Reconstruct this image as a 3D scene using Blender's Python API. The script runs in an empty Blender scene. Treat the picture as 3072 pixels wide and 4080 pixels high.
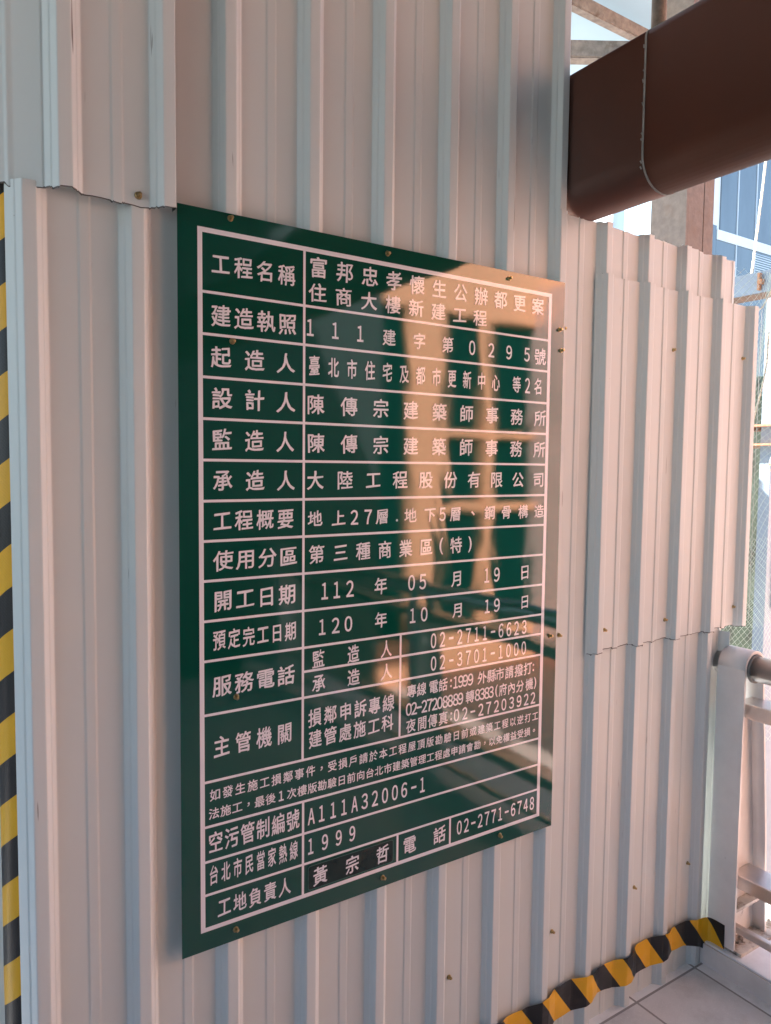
import bpy, bmesh, math, random
from mathutils import Vector, Matrix, noise

S = bpy.context.scene
COL = S.collection
random.seed(7)

# ------------------------------------------------------------------ camera
cd = bpy.data.cameras.new('camera')
cam = bpy.data.objects.new('camera', cd)
COL.objects.link(cam)
cd.sensor_fit = 'VERTICAL'
cd.sensor_height = 24.0
cd.lens = 17.21
cd.clip_start = 0.02
cd.clip_end = 2000
cam.matrix_world = Matrix((
    (0.83643997, 0.02560946, -0.54745988, 0.0),
    (-0.5479506, 0.05890191, -0.83443436, -1.274),
    (0.01087702, 0.99793523, 0.06330063, 1.488),
    (0, 0, 0, 1)))
S.camera = cam

# ------------------------------------------------------------------ sky and sun
SUN_AZ, SUN_EL = math.radians(-25), math.radians(40)      # azimuth from +Y towards +X
to_sun = Vector((math.sin(SUN_AZ) * math.cos(SUN_EL), math.cos(SUN_AZ) * math.cos(SUN_EL), math.sin(SUN_EL)))
W = bpy.data.worlds.new('World')
S.world = W
W.use_nodes = True
nt = W.node_tree
sky = nt.nodes.new('ShaderNodeTexSky')
sky.sky_type = 'NISHITA'
sky.sun_disc = False
sky.sun_elevation = SUN_EL
sky.sun_rotation = SUN_AZ
sky.air_density = 1.0
sky.dust_density = .6
nt.links.new(sky.outputs[0], nt.nodes['Background'].inputs[0])
nt.nodes['Background'].inputs[1].default_value = 0.10
sl = bpy.data.lights.new('sun', 'SUN')
sl.energy = 5.0
sl.angle = math.radians(0.5)
sl.color = (1.0, 0.975, 0.935)
sun = bpy.data.objects.new('sun', sl)
COL.objects.link(sun)
sun.rotation_euler = to_sun.to_track_quat('Z', 'Y').to_euler()

S.view_settings.view_transform = 'Standard'
S.view_settings.look = 'None'
S.view_settings.gamma = 1
S.view_settings.exposure = 2.6
S.render.engine = 'CYCLES'
S.cycles.use_denoising = True
S.cycles.max_bounces = 10
S.cycles.diffuse_bounces = 6
S.cycles.sample_clamp_indirect = 8

# ------------------------------------------------------------------ helpers
def obj(name, me, mat=None, parent=None):
    if isinstance(me, bmesh.types.BMesh):
        bm = me
        me = bpy.data.meshes.new(name)
        bm.normal_update()
        bm.to_mesh(me)
        bm.free()
    o = bpy.data.objects.new(name, me)
    COL.objects.link(o)
    if mat and not me.materials:
        me.materials.append(mat)
    if parent:
        o.parent = parent
    return o

def tag(o, label=None, cat=None, group=None, kind=None):
    for k, v in (('label', label), ('category', cat), ('group', group), ('kind', kind)):
        if v:
            o[k] = v
    return o

def thing(name, label, cat, loc=(0, 0, 0), group=None):
    o = bpy.data.objects.new(name, None)
    o.empty_display_size = 0.1
    COL.objects.link(o)
    o.location = loc
    return tag(o, label, cat, group)

def add_box(bm, x0, x1, y0, y1, z0, z1, bev=0.0, M=None):
    t = bmesh.new()
    bmesh.ops.create_cube(t, size=1)
    for v in t.verts:
        v.co = Vector((x0 + (v.co.x + .5) * (x1 - x0), y0 + (v.co.y + .5) * (y1 - y0), z0 + (v.co.z + .5) * (z1 - z0)))
    if bev:
        bmesh.ops.bevel(t, geom=t.edges[:], offset=bev, segments=2, affect='EDGES', profile=.5)
    if M:
        bmesh.ops.transform(t, matrix=M, verts=t.verts)
    merge(bm, t)

def merge(bm, t):
    me = bpy.data.meshes.new('tmp')
    t.to_mesh(me)
    t.free()
    bm.from_mesh(me)
    bpy.data.meshes.remove(me)

def add_tube(bm, a, b, r, seg=20, r2=None, smooth=True, caps=True):
    a, b = Vector(a), Vector(b)
    d = b - a
    t = bmesh.new()
    bmesh.ops.create_cone(t, cap_ends=caps, segments=seg, radius1=r, radius2=r if r2 is None else r2, depth=d.length)
    if smooth:
        for f in t.faces:
            if len(f.verts) == 4:
                f.smooth = True
    bmesh.ops.transform(t, matrix=Matrix.Translation((a + b) / 2) @ d.to_track_quat('Z', 'Y').to_matrix().to_4x4(), verts=t.verts)
    merge(bm, t)

def box_obj(name, mat, parent, *a, bev=0.0):
    bm = bmesh.new()
    add_box(bm, *a, bev=bev)
    return obj(name, bm, mat, parent)

def prism(bm, pts, axis, lo, hi):
    """closed outline pts (2-D) extruded along axis 'x','y' or 'z' from lo to hi"""
    def P(p, t):
        return {'x': (t, p[0], p[1]), 'y': (p[0], t, p[1]), 'z': (p[0], p[1], t)}[axis]
    A = [bm.verts.new(P(p, lo)) for p in pts]
    B = [bm.verts.new(P(p, hi)) for p in pts]
    n = len(pts)
    fs = [bm.faces.new((A[i], A[(i + 1) % n], B[(i + 1) % n], B[i])) for i in range(n)]
    fs.append(bm.faces.new(A[::-1]))
    fs.append(bm.faces.new(B))
    bmesh.ops.recalc_face_normals(bm, faces=fs)

def rounded(x0, x1, z0, z1, r, n=8):
    out = []
    for cx, cz, a0 in ((x1 - r, z1 - r, 0), (x0 + r, z1 - r, 90), (x0 + r, z0 + r, 180), (x1 - r, z0 + r, 270)):
        for i in range(n + 1):
            a = math.radians(a0 + 90 * i / n)
            out.append((cx + r * math.cos(a), cz + r * math.sin(a)))
    return out

# ------------------------------------------------------------------ materials
def mat(name, base, rough=.5, metal=0.0, spec=.5, var=0.0, scale=4.0, coord='Object', bump=0.0, bscale=60.0, detail=6,
        spots=None, rvar=0.0, coat=0.0, stretch=(1, 1, 1)):
    """painted / metal / stone surface: base colour with noise variation, optional specks of another colour, fine bump"""
    m = bpy.data.materials.new(name)
    m.use_nodes = True
    t = m.node_tree
    L = t.links.new
    b = t.nodes['Principled BSDF']
    b.inputs['Base Color'].default_value = (*base, 1)
    b.inputs['Roughness'].default_value = rough
    b.inputs['Metallic'].default_value = metal
    b.inputs['Specular IOR Level'].default_value = spec
    b.inputs['Coat Weight'].default_value = coat
    tc = t.nodes.new('ShaderNodeTexCoord')
    mp = t.nodes.new('ShaderNodeMapping')
    mp.inputs['Scale'].default_value = stretch
    L(tc.outputs[coord], mp.inputs[0])
    src = None
    if var:
        n = t.nodes.new('ShaderNodeTexNoise')
        n.inputs['Scale'].default_value = scale
        n.inputs['Detail'].default_value = detail
        n.inputs['Roughness'].default_value = .6
        L(mp.outputs[0], n.inputs['Vector'])
        r = t.nodes.new('ShaderNodeValToRGB')
        r.color_ramp.elements[0].position = .3
        r.color_ramp.elements[1].position = .7
        r.color_ramp.elements[0].color = (*[c * (1 - var) for c in base], 1)
        r.color_ramp.elements[1].color = (*[min(1, c * (1 + var)) for c in base], 1)
        L(n.outputs['Fac'], r.inputs[0])
        src = r.outputs[0]
        if rvar:
            mr = t.nodes.new('ShaderNodeMapRange')
            mr.inputs[3].default_value = max(0, rough - rvar)
            mr.inputs[4].default_value = min(1, rough + rvar)
            L(n.outputs['Fac'], mr.inputs[0])
            L(mr.outputs[0], b.inputs['Roughness'])
    if spots:
        col, sc, lo, hi = spots
        n2 = t.nodes.new('ShaderNodeTexNoise')
        n2.inputs['Scale'].default_value = sc
        n2.inputs['Detail'].default_value = 8
        n2.inputs['Roughness'].default_value = .65
        L(mp.outputs[0], n2.inputs['Vector'])
        r2 = t.nodes.new('ShaderNodeMapRange')
        r2.inputs[1].default_value = lo
        r2.inputs[2].default_value = hi
        L(n2.outputs['Fac'], r2.inputs[0])
        mx = t.nodes.new('ShaderNodeMix')
        mx.data_type = 'RGBA'
        mx.inputs[6].default_value = (*base, 1)
        if src:
            L(src, mx.inputs[6])
        mx.inputs[7].default_value = (*col, 1)
        L(r2.outputs[0], mx.inputs[0])
        src = mx.outputs[2]
    if src:
        L(src, b.inputs['Base Color'])
    if bump:
        n3 = t.nodes.new('ShaderNodeTexNoise')
        n3.inputs['Scale'].default_value = bscale
        n3.inputs['Detail'].default_value = 3
        L(mp.outputs[0], n3.inputs['Vector'])
        bp = t.nodes.new('ShaderNodeBump')
        bp.inputs['Strength'].default_value = bump
        bp.inputs['Distance'].default_value = .002
        L(n3.outputs['Fac'], bp.inputs['Height'])
        L(bp.outputs[0], b.inputs['Normal'])
    return m

def sheet_paint(name, base):
    """off-white baked paint on thin steel: satin gloss, faint oil-canning, a few dirt specks and scratches"""
    m = mat(name, base, rough=.47, spec=.40, var=.035, scale=1.3, spots=((.12, .12, .11), 55, .735, .76), rvar=.05)
    t = m.node_tree
    L = t.links.new
    b = t.nodes['Principled BSDF']
    tc = t.nodes.new('ShaderNodeTexCoord')
    mp = t.nodes.new('ShaderNodeMapping')
    mp.inputs['Scale'].default_value = (3.5, 3.5, .9)
    L(tc.outputs['Object'], mp.inputs[0])
    n = t.nodes.new('ShaderNodeTexNoise')
    n.inputs['Scale'].default_value = 1.6
    n.inputs['Detail'].default_value = 1
    L(mp.outputs[0], n.inputs['Vector'])
    ms = t.nodes.new('ShaderNodeMapping')
    ms.inputs['Scale'].default_value = (1, 1, .045)
    ms.inputs['Rotation'].default_value = (0, .01, 0)
    L(tc.outputs['Object'], ms.inputs[0])
    ns = t.nodes.new('ShaderNodeTexNoise')
    ns.inputs['Scale'].default_value = 110
    ns.inputs['Detail'].default_value = 2
    L(ms.outputs[0], ns.inputs['Vector'])
    rs = t.nodes.new('ShaderNodeMapRange')
    rs.inputs[1].default_value = .755
    rs.inputs[2].default_value = .775
    L(ns.outputs['Fac'], rs.inputs[0])
    mx = t.nodes.new('ShaderNodeMix')
    mx.data_type = 'RGBA'
    L(b.inputs['Base Color'].links[0].from_socket, mx.inputs[6])
    mx.inputs[7].default_value = (.16, .15, .14, 1)
    L(rs.outputs[0], mx.inputs[0])
    L(mx.outputs[2], b.inputs['Base Color'])
    bp = t.nodes.new('ShaderNodeBump')
    bp.inputs['Strength'].default_value = .12
    bp.inputs['Distance'].default_value = .03
    L(n.outputs['Fac'], bp.inputs['Height'])
    L(bp.outputs[0], b.inputs['Normal'])
    return m

def gloss_vinyl(name, base, rough):
    """glossy film on a thin plate: orange peel and slow buckles, shared by the board and its lettering (world position)"""
    m = bpy.data.materials.new(name)
    m.use_nodes = True
    t = m.node_tree
    L = t.links.new
    b = t.nodes['Principled BSDF']
    b.inputs['Base Color'].default_value = (*base, 1)
    b.inputs['Roughness'].default_value = rough
    b.inputs['Specular IOR Level'].default_value = .85
    g = t.nodes.new('ShaderNodeNewGeometry')
    mp = t.nodes.new('ShaderNodeMapping')
    mp.inputs['Scale'].default_value = (1, 0, 1)
    L(g.outputs['Position'], mp.inputs[0])
    fine = t.nodes.new('ShaderNodeTexNoise')
    fine.inputs['Scale'].default_value = 330
    fine.inputs['Detail'].default_value = 2
    L(mp.outputs[0], fine.inputs['Vector'])
    mp2 = t.nodes.new('ShaderNodeMapping')
    mp2.inputs['Scale'].default_value = (1.6, 0, 1.0)
    L(g.outputs['Position'], mp2.inputs[0])
    slow = t.nodes.new('ShaderNodeTexNoise')
    slow.inputs['Scale'].default_value = 3.2
    slow.inputs['Detail'].default_value = 2
    slow.inputs['Distortion'].default_value = .6
    L(mp2.outputs[0], slow.inputs['Vector'])
    b1 = t.nodes.new('ShaderNodeBump')
    b1.inputs['Strength'].default_value = .08
    b1.inputs['Distance'].default_value = .012
    L(slow.outputs['Fac'], b1.inputs['Height'])
    b2 = t.nodes.new('ShaderNodeBump')
    b2.inputs['Strength'].default_value = .06
    b2.inputs['Distance'].default_value = .0004
    L(fine.outputs['Fac'], b2.inputs['Height'])
    L(b1.outputs[0], b2.inputs['Normal'])
    L(b2.outputs[0], b.inputs['Normal'])
    return m

def stripe_tape(name, period, sign, duty=.5, rough=.4, weave=0.0, offset=0.0):
    """yellow and black warning stripes across UV (u along the tape in metres, v across it in metres)"""
    m = bpy.data.materials.new(name)
    m.use_nodes = True
    t = m.node_tree
    L = t.links.new
    b = t.nodes['Principled BSDF']
    b.inputs['Roughness'].default_value = rough
    uv = t.nodes.new('ShaderNodeUVMap')
    sx = t.nodes.new('ShaderNodeSeparateXYZ')
    L(uv.outputs[0], sx.inputs[0])
    mul = t.nodes.new('ShaderNodeMath')
    mul.operation = 'MULTIPLY_ADD'
    mul.inputs[1].default_value = sign
    L(sx.outputs['Y'], mul.inputs[0])
    L(sx.outputs['X'], mul.inputs[2])
    dv = t.nodes.new('ShaderNodeMath')
    dv.operation = 'MULTIPLY_ADD'
    dv.inputs[1].default_value = 1 / period
    dv.inputs[2].default_value = offset
    L(mul.outputs[0], dv.inputs[0])
    fr = t.nodes.new('ShaderNodeMath')
    fr.operation = 'FRACT'
    L(dv.outputs[0], fr.inputs[0])
    gt = t.nodes.new('ShaderNodeMath')
    gt.operation = 'GREATER_THAN'
    gt.inputs[1].default_value = duty
    L(fr.outputs[0], gt.inputs[0])
    mx = t.nodes.new('ShaderNodeMix')
    mx.data_type = 'RGBA'
    mx.inputs[6].default_value = (.84, .44, .012, 1)
    mx.inputs[7].default_value = (.012, .012, .014, 1)
    L(gt.outputs[0], mx.inputs[0])
    n = t.nodes.new('ShaderNodeTexNoise')
    n.inputs['Scale'].default_value = 14
    n.inputs['Detail'].default_value = 5
    tc = t.nodes.new('ShaderNodeTexCoord')
    L(tc.outputs['Object'], n.inputs['Vector'])
    hs = t.nodes.new('ShaderNodeHueSaturation')
    mr = t.nodes.new('ShaderNodeMapRange')
    mr.inputs[3].default_value = .85
    mr.inputs[4].default_value = 1.1
    L(n.outputs['Fac'], mr.inputs[0])
    L(mr.outputs[0], hs.inputs['Value'])
    L(mx.outputs[2], hs.inputs['Color'])
    L(hs.outputs[0], b.inputs['Base Color'])
    if weave:
        bp = t.nodes.new('ShaderNodeBump')
        bp.inputs['Strength'].default_value = weave
        bp.inputs['Distance'].default_value = .001
        w = t.nodes.new('ShaderNodeTexChecker')
        w.inputs['Scale'].default_value = 350
        L(uv.outputs[0], w.inputs['Vector'])
        L(w.outputs['Fac'], bp.inputs['Height'])
        L(bp.outputs[0], b.inputs['Normal'])
    return m

def tile_floor(name):
    m = mat(name, (.60, .60, .585), rough=.32, var=.10, scale=9, rvar=.08, spots=((.72, .71, .69), 260, .56, .66))
    t = m.node_tree
    L = t.links.new
    b = t.nodes['Principled BSDF']
    old = b.inputs['Base Color'].links[0].from_socket
    tc = t.nodes.new('ShaderNodeTexCoord')
    sx = t.nodes.new('ShaderNodeSeparateXYZ')
    L(tc.outputs['Object'], sx.inputs[0])
    def M(op, a, bb=None, c=None):
        n = t.nodes.new('ShaderNodeMath')
        n.operation = op
        for i, v in enumerate((a, bb, c)):
            if v is None:
                continue
            if isinstance(v, (int, float)):
                n.inputs[i].default_value = v
            else:
                L(v, n.inputs[i])
        return n.outputs[0]
    def grout(s, origin, pitch):
        d = M('SUBTRACT', s, origin)
        f = M('FRACT', M('DIVIDE', d, pitch))
        e = M('MULTIPLY', M('MINIMUM', f, M('SUBTRACT', 1, f)), pitch)
        return M('LESS_THAN', e, .0034)
    gx = grout(sx.outputs['X'], 1.673, .267)
    gy = grout(sx.outputs['Y'], -.029, .30)
    g = M('MAXIMUM', gx, gy)
    st = t.nodes.new('ShaderNodeTexNoise')
    st.inputs['Scale'].default_value = 7
    st.inputs['Detail'].default_value = 9
    st.inputs['Roughness'].default_value = .7
    L(tc.outputs['Object'], st.inputs['Vector'])
    sr = t.nodes.new('ShaderNodeMapRange')
    sr.inputs[1].default_value = .50
    sr.inputs[2].default_value = .78
    sr.inputs[4].default_value = .55
    L(st.outputs['Fac'], sr.inputs[0])
    edge = M('MAXIMUM', M('GREATER_THAN', sx.outputs['Y'], -.029), M('GREATER_THAN', sx.outputs['X'], 1.94))
    mx = t.nodes.new('ShaderNodeMix')
    mx.data_type = 'RGBA'
    L(edge, mx.inputs[0])
    L(old, mx.inputs[6])
    mx.inputs[7].default_value = (.76, .77, .76, 1)
    mx2 = t.nodes.new('ShaderNodeMix')
    mx2.data_type = 'RGBA'
    L(g, mx2.inputs[0])
    L(mx.outputs[2], mx2.inputs[6])
    mx2.inputs[7].default_value = (.26, .25, .24, 1)
    mx3 = t.nodes.new('ShaderNodeMix')
    mx3.data_type = 'RGBA'
    L(sr.outputs[0], mx3.inputs[0])
    L(mx2.outputs[2], mx3.inputs[6])
    mx3.inputs[7].default_value = (.30, .28, .26, 1)
    L(mx3.outputs[2], b.inputs['Base Color'])
    bp = t.nodes.new('ShaderNodeBump')
    bp.invert = True
    bp.inputs['Strength'].default_value = .6
    bp.inputs['Distance'].default_value = .002
    L(g, bp.inputs['Height'])
    L(bp.outputs[0], b.inputs['Normal'])
    return m

M_sheet = sheet_paint('white_sheet_paint', (.645, .69, .675))
M_cut_shadow = mat('cut_steel_and_edge_shadow', (.10, .095, .09), rough=.6, var=.3, scale=80)  # bare cut faces, also the contact shadow painted along lower edges
M_green = gloss_vinyl('green_board_film', (.002, .060, .038), .03)
M_letter = gloss_vinyl('white_lettering_film', (.86, .82, .84), .08)
M_plate = mat('dark_label_film', (.010, .022, .018), rough=.12, var=.3, scale=20)
M_plate_edge = mat('clear_label_edge', (.05, .12, .10), rough=.15)
M_brass = mat('zinc_yellow_steel', (.46, .36, .18), rough=.3, metal=1, var=.3, scale=300)
M_brown = mat('brown_girder_paint', (.080, .022, .009), rough=.5, var=.12, scale=3, bump=.08, bscale=120, spots=((.05, .03, .024), 9, .62, .8))
M_strip = mat('grey_joint_sealant', (.20, .19, .175), rough=.7, var=.3, scale=30, bump=.4, bscale=150)
M_rust = mat('rusty_galvanised_steel', (.23, .185, .15), rough=.7, var=.35, scale=28, spots=((.10, .045, .02), 12, .56, .72), bump=.3, bscale=150)
M_rustcol = mat('rusty_brown_primer', (.18, .135, .105), rough=.65, var=.2, scale=40, spots=((.17, .10, .06), 7, .5, .75), bump=.25, bscale=140)
M_steel = mat('brushed_stainless', (.66, .62, .60), rough=.36, metal=1, var=.1, scale=12, rvar=.08)
M_post = mat('pale_grey_post_paint', (.74, .71, .67), rough=.45, var=.08, scale=7, spots=((.20, .17, .14), 16, .68, .74), bump=.1, bscale=80)
M_plateold = mat('stained_base_plate_paint', (.50, .47, .42), rough=.6, var=.25, scale=18, spots=((.16, .12, .09), 24, .52, .66), bump=.3, bscale=90)
M_rustedge = mat('rust_orange_edge', (.42, .21, .11), rough=.7, var=.3, scale=60)
M_tile = tile_floor('grey_floor_tile')
M_curb = mat('grey_curb_panel', (.70, .66, .62), rough=.42, var=.12, scale=8)
M_curbtop = mat('pale_curb_tile', (.78, .80, .82), rough=.4, var=.10, scale=14)
M_tape = stripe_tape('warning_tape', .128, .75, rough=.36, offset=.35)
M_guard = stripe_tape('warning_sleeve', .185, -1.35, rough=.42, weave=.5)
M_ground = mat('warm_paving', (.34, .32, .30), rough=.8, var=.15, scale=.8)
M_bounce_deck = mat('warm_bounce_deck', (.70, .53, .46), rough=.6, var=.08, scale=3)
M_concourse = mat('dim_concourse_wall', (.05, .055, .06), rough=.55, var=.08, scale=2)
M_canopy = mat('pale_canopy_sheet', (.36, .50, .58), rough=.6, var=.04, scale=1.5)
M_light_block = mat('blue_grey_light_block', (.22, .25, .26), rough=.4, var=.08, scale=3)
M_roof = mat('roof_underside', (.08, .085, .09), rough=.6, var=.06, scale=2)
M_orange = mat('copper_orange_cladding', (.92, .44, .24), rough=.5, var=.05, scale=1.5)
M_bounce_block = mat('warm_bounce_cladding', (.88, .60, .53), rough=.5, var=.08, scale=1.5)
M_glassd = mat('dark_teal_glazing', (.003, .022, .022), rough=.5, spec=.02, var=.2, scale=.6)
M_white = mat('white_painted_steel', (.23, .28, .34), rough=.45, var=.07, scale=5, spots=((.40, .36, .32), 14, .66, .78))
M_whitepanel = mat('white_facade_panel', (.55, .60, .64), rough=.5, var=.04, scale=.8)
M_bluepanel = mat('blue_grey_facade_glass', (.10, .135, .165), rough=.18, var=.18, scale=.35, stretch=(1, 1, .3))
M_paleglass = mat('pale_blue_facade_glass', (.34, .54, .66), rough=.2, var=.25, scale=.4)
M_mullion = mat('pale_mullion', (.45, .53, .60), rough=.4)
M_net = mat('pale_green_net_cord', (.46, .58, .52), rough=.7, var=.2, scale=30)
M_tarp = mat('green_site_mesh_sheet', (.055, .105, .075), rough=.8, var=.35, scale=3.5, stretch=(1, 1, .45), spots=((.02, .04, .03), 5, .52, .66))
M_rope = mat('worn_pale_rope', (.55, .52, .40), rough=.85, var=.3, scale=40)
M_grey = mat('weathered_grey_board', (.36, .35, .34), rough=.8, var=.15, scale=6)

def parented(o, parent):
    o.parent = parent
    if parent.parent is None:
        o.matrix_parent_inverse = Matrix.Translation(parent.location).inverted()
    return o

def part(name, me, m, parent):
    o = obj(name, me, m)
    return parented(o, parent)

def copy_thing(root, loc):
    """copy a thing with its parts and their sub-parts"""
    r = root.copy()
    COL.objects.link(r)
    r.location = loc
    for ch in [c for c in root.children]:
        a = ch.copy()
        COL.objects.link(a)
        a.parent = r
        for g in [c for c in ch.children]:
            b = g.copy()
            COL.objects.link(b)
            b.parent = a
    return r

# ================================================================== hoarding
RUN, RIB_H, TOP = .0168, .0208, .0204
RIB_W = 2 * RUN + TOP

def arc_corner(p, a, c, r):
    """round corner a between p and c"""
    p, a, c = Vector(p), Vector(a), Vector(c)
    u, v = (p - a).normalized(), (c - a).normalized()
    r = min(r, (p - a).length * .45, (c - a).length * .45)
    s, e = a + u * r, a + v * r
    out = []
    for i in range(4):
        t = i / 3
        out.append((1 - t) ** 2 * s + 2 * t * (1 - t) * a + t * t * e)
    return [tuple(q) for q in out]

def rib_profile(x0, x1, starts, y0=0.0, minor=True, pitch=.1646):
    """outline of a trapezoid-rib steel sheet seen from above, from x0 to x1; ribs stand towards -Y"""
    P = [(x0, y0)]
    for s in starts:
        for dx, dy in ((0, 0), (.0068, .0092), (.0092, .0104), (RUN, RIB_H), (RUN + TOP, RIB_H),
                       (RIB_W - .0092, .0104), (RIB_W - .0068, .0092), (RIB_W, 0)):
            P.append((s + dx, y0 - dy))
        if minor:
            k = pitch / .1646
            for dx, dy in ((.1005 * k, 0), (.1035 * k, .0019), (.1185 * k, .0019), (.1215 * k, 0)):
                P.append((s + dx, y0 - dy))
    P.append((x1, y0))
    P = [p for p in P if x0 <= p[0] <= x1]
    if P[-1][0] < x1 - 1e-6:
        P.append((x1, P[-1][1]))
    return P

def soften(P, r=.0022):
    out = [P[0]]
    for i in range(1, len(P) - 1):
        out += arc_corner(P[i - 1], P[i], P[i + 1], r)
    out.append(P[-1])
    return out

def sheet(name, P, z0, z1, label, rag0=.0, rag1=.0, bulge=.0015, seed=0, split=.012, T=.0009):
    """corrugated steel sheet with real thickness and slightly ragged cut ends"""
    rnd = random.Random(seed)
    Q = soften(P)
    R_ = [Q[0]]
    for a, b in zip(Q, Q[1:]):                      # extra stations across wide pans so the cut edge can wander
        d = math.dist(a, b)
        n = max(1, int(d / split))
        for i in range(1, n + 1):
            R_.append((a[0] + (b[0] - a[0]) * i / n, a[1] + (b[1] - a[1]) * i / n))
    n = len(R_)
    def edge(rag):
        e, v = [], 0
        for i in range(n):
            v = v * .8 + rnd.uniform(-1, 1) * .5
            e.append(v * rag)
        return e
    e0, e1 = edge(rag0), edge(rag1)
    bm = bmesh.new()
    rows = 14
    V = {}
    for side in (0, 1):
        for j in range(rows + 1):
            for i, (x, y) in enumerate(R_):
                za, zb = z0 + e0[i], z1 + e1[i]
                z = za + (zb - za) * max(0, j - 1) / (rows - 1) + (.0017 + .0006 * math.sin(i * .7 + seed) if j == 1 else 0)
                w = bulge * noise.noise(Vector((x * 3 + seed, z * 1.3, seed * 3.1)))
                V[side, j, i] = bm.verts.new((x, y + w + side * T, z))
    shadow_row = []
    def quad(a, b, c, d):
        bm.faces.new((V[a], V[b], V[c], V[d]))
    for j in range(rows):
        for i in range(n - 1):
            quad((0, j, i), (0, j, i + 1), (0, j + 1, i + 1), (0, j + 1, i))
            if j == 0:                                 # dark row painted as the contact shadow along the lower edge
                shadow_row.append(len(bm.faces) - 1)
            quad((1, j, i), (1, j + 1, i), (1, j + 1, i + 1), (1, j, i + 1))
        quad((0, j, 0), (0, j + 1, 0), (1, j + 1, 0), (1, j, 0))
        quad((0, j, n - 1), (1, j, n - 1), (1, j + 1, n - 1), (0, j + 1, n - 1))
    for i in range(n - 1):
        quad((0, 0, i), (1, 0, i), (1, 0, i + 1), (0, 0, i + 1))
        quad((0, rows, i), (0, rows, i + 1), (1, rows, i + 1), (1, rows, i))
    bm.faces.ensure_lookup_table()
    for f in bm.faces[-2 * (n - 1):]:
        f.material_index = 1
    for i in shadow_row:
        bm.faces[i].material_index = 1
    o = obj(name, bm, M_sheet)
    o.data.materials.append(M_cut_shadow)
    return tag(o, label, 'hoarding sheet', 'corrugated sheets of the hoarding')

def screw(parent, x, y, z, r=.0044, tilt=0.0, m=None):
    """hex-washer-head self-drilling screw standing out towards -Y"""
    bm = bmesh.new()
    d = Vector((math.sin(tilt) * .5, -1, math.sin(tilt * 1.7) * .4)).normalized()
    a = Vector((x, y, z))
    add_tube(bm, a + d * -.001, a + d * .0022, r * 1.28, seg=20, r2=r * 1.05)
    add_tube(bm, a + d * .0018, a + d * .0085, r * .80, seg=6, r2=r * .74, smooth=False)
    add_tube(bm, a + d * .0083, a + d * .0092, r * .70, seg=12, r2=r * .45)
    return part('screw', bm, m or M_brass, parent)

# full-height sheet that carries the board
P = rib_profile(.152, 1.3415, [.4655 + .1642 * k for k in range(6)])
main = sheet('corrugated_sheet', P, -.003, 3.02,
             'tall white corrugated steel sheet that carries the green notice board', rag0=.002, seed=1)
# lower sheet on the right, lapped over the last rib
P = rib_profile(1.2885, 2.046, [1.2885 + .1612 * k for k in range(5)], y0=-.0022, pitch=.1612)
low_r = sheet('corrugated_sheet', P, -.003, 2.092,
              'white corrugated sheet right of the board, cut off below the brown girder', rag0=.003, rag1=.0035, seed=2)
# folded edge strip closing the lower sheet against the post
bm = bmesh.new()
prism(bm, [(2.026, -.0035), (2.033, -.0045), (2.0445, -.033), (2.0455, -.033), (2.034, -.0035), (2.027, -.0025)], 'z', .072, 1.005)
part('edge_strip', bm, M_sheet, low_r)
# overlay sheet on the right
P = rib_profile(1.4485, 2.146, [1.4497 + .1612 * k for k in range(5)], y0=-.0092, pitch=.1612)
over = sheet('corrugated_sheet', P, 1.012, 1.969,
             'shorter white corrugated sheet lapped over the right end, with a ragged lower edge', rag0=.004, rag1=.0015, seed=3, T=.003)
# torn flap at the overlay's free end
bm = bmesh.new()
zs = [1.03, 1.2, 1.45, 1.62, 1.75, 1.85, 1.962]
ws = [.004, .004, .004, .010, .022, .028, .026]
A = [bm.verts.new((2.1462, -.0302, z)) for z in zs]
B = [bm.verts.new((2.1462 + w, -.0302 + w * .55, z)) for z, w in zip(zs, ws)]
for i in range(len(zs) - 1):
    bm.faces.new((A[i], B[i], B[i + 1], A[i + 1]))
flap = part('bent_flap', bm, M_sheet, over)
sol = flap.modifiers.new('thickness', 'SOLIDIFY')
sol.thickness = .0009
# lower sheet on the left
P = rib_profile(.1425, .4300, [.1425, .3040], y0=-.002, pitch=.1612)
P = [(.1385, .004)] + P
low_l = sheet('corrugated_sheet', P, -.003, 1.914,
              'white corrugated sheet at the left end beside the striped sleeve', rag0=.002, seed=4)
# upper sheet on the left hangs in front and turns the corner
P = rib_profile(.1880, .3872, [.1912, .3500], y0=-.0255, pitch=.1588)
P = [(-.30, .193), (.139, -.0023), (.143, -.0060), (.151, -.0078)] + P
up_l = sheet('corrugated_sheet', P, 1.905, 3.02,
             'upper white corrugated sheet turning the corner above the striped sleeve', rag0=.0032, seed=5, T=.0022)
# return panel behind the sleeve
P = [(-3.28, .62), (-2.2, .60), (-1.2, .55), (-.55, .42), (-.30, .31), (-.27, .285), (-.25, .276), (-.235, .282), (.02, .17), (.115, .128), (.165, .108)]
ret = sheet('corrugated_sheet', P, .004, 3.05,
            'pale corrugated sheet set back behind the striped sleeve at the far left', seed=6)

for x, z, t in ((1.343, 1.822, .1), (1.355, 1.071, -.1)):
    screw(low_r, x, -.003, z, tilt=t)
for x, z, t in ((1.76, 1.81, .15), (2.091, 1.816, 0), (1.515, 1.067, -.1), (1.765, 1.067, .1), (2.093, 1.072, .05)):
    screw(over, x, -.009, z, tilt=t)
for x, z, t in ((1.357, .303, .1), (1.679, .318, 0), (1.923, .316, -.1)):
    screw(low_r, x, -.003, z, tilt=t)
screw(main, 1.025, -.001, .309, tilt=.1)
screw(up_l, .331, -.0265, 1.922, r=.005, tilt=.1)

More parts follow.
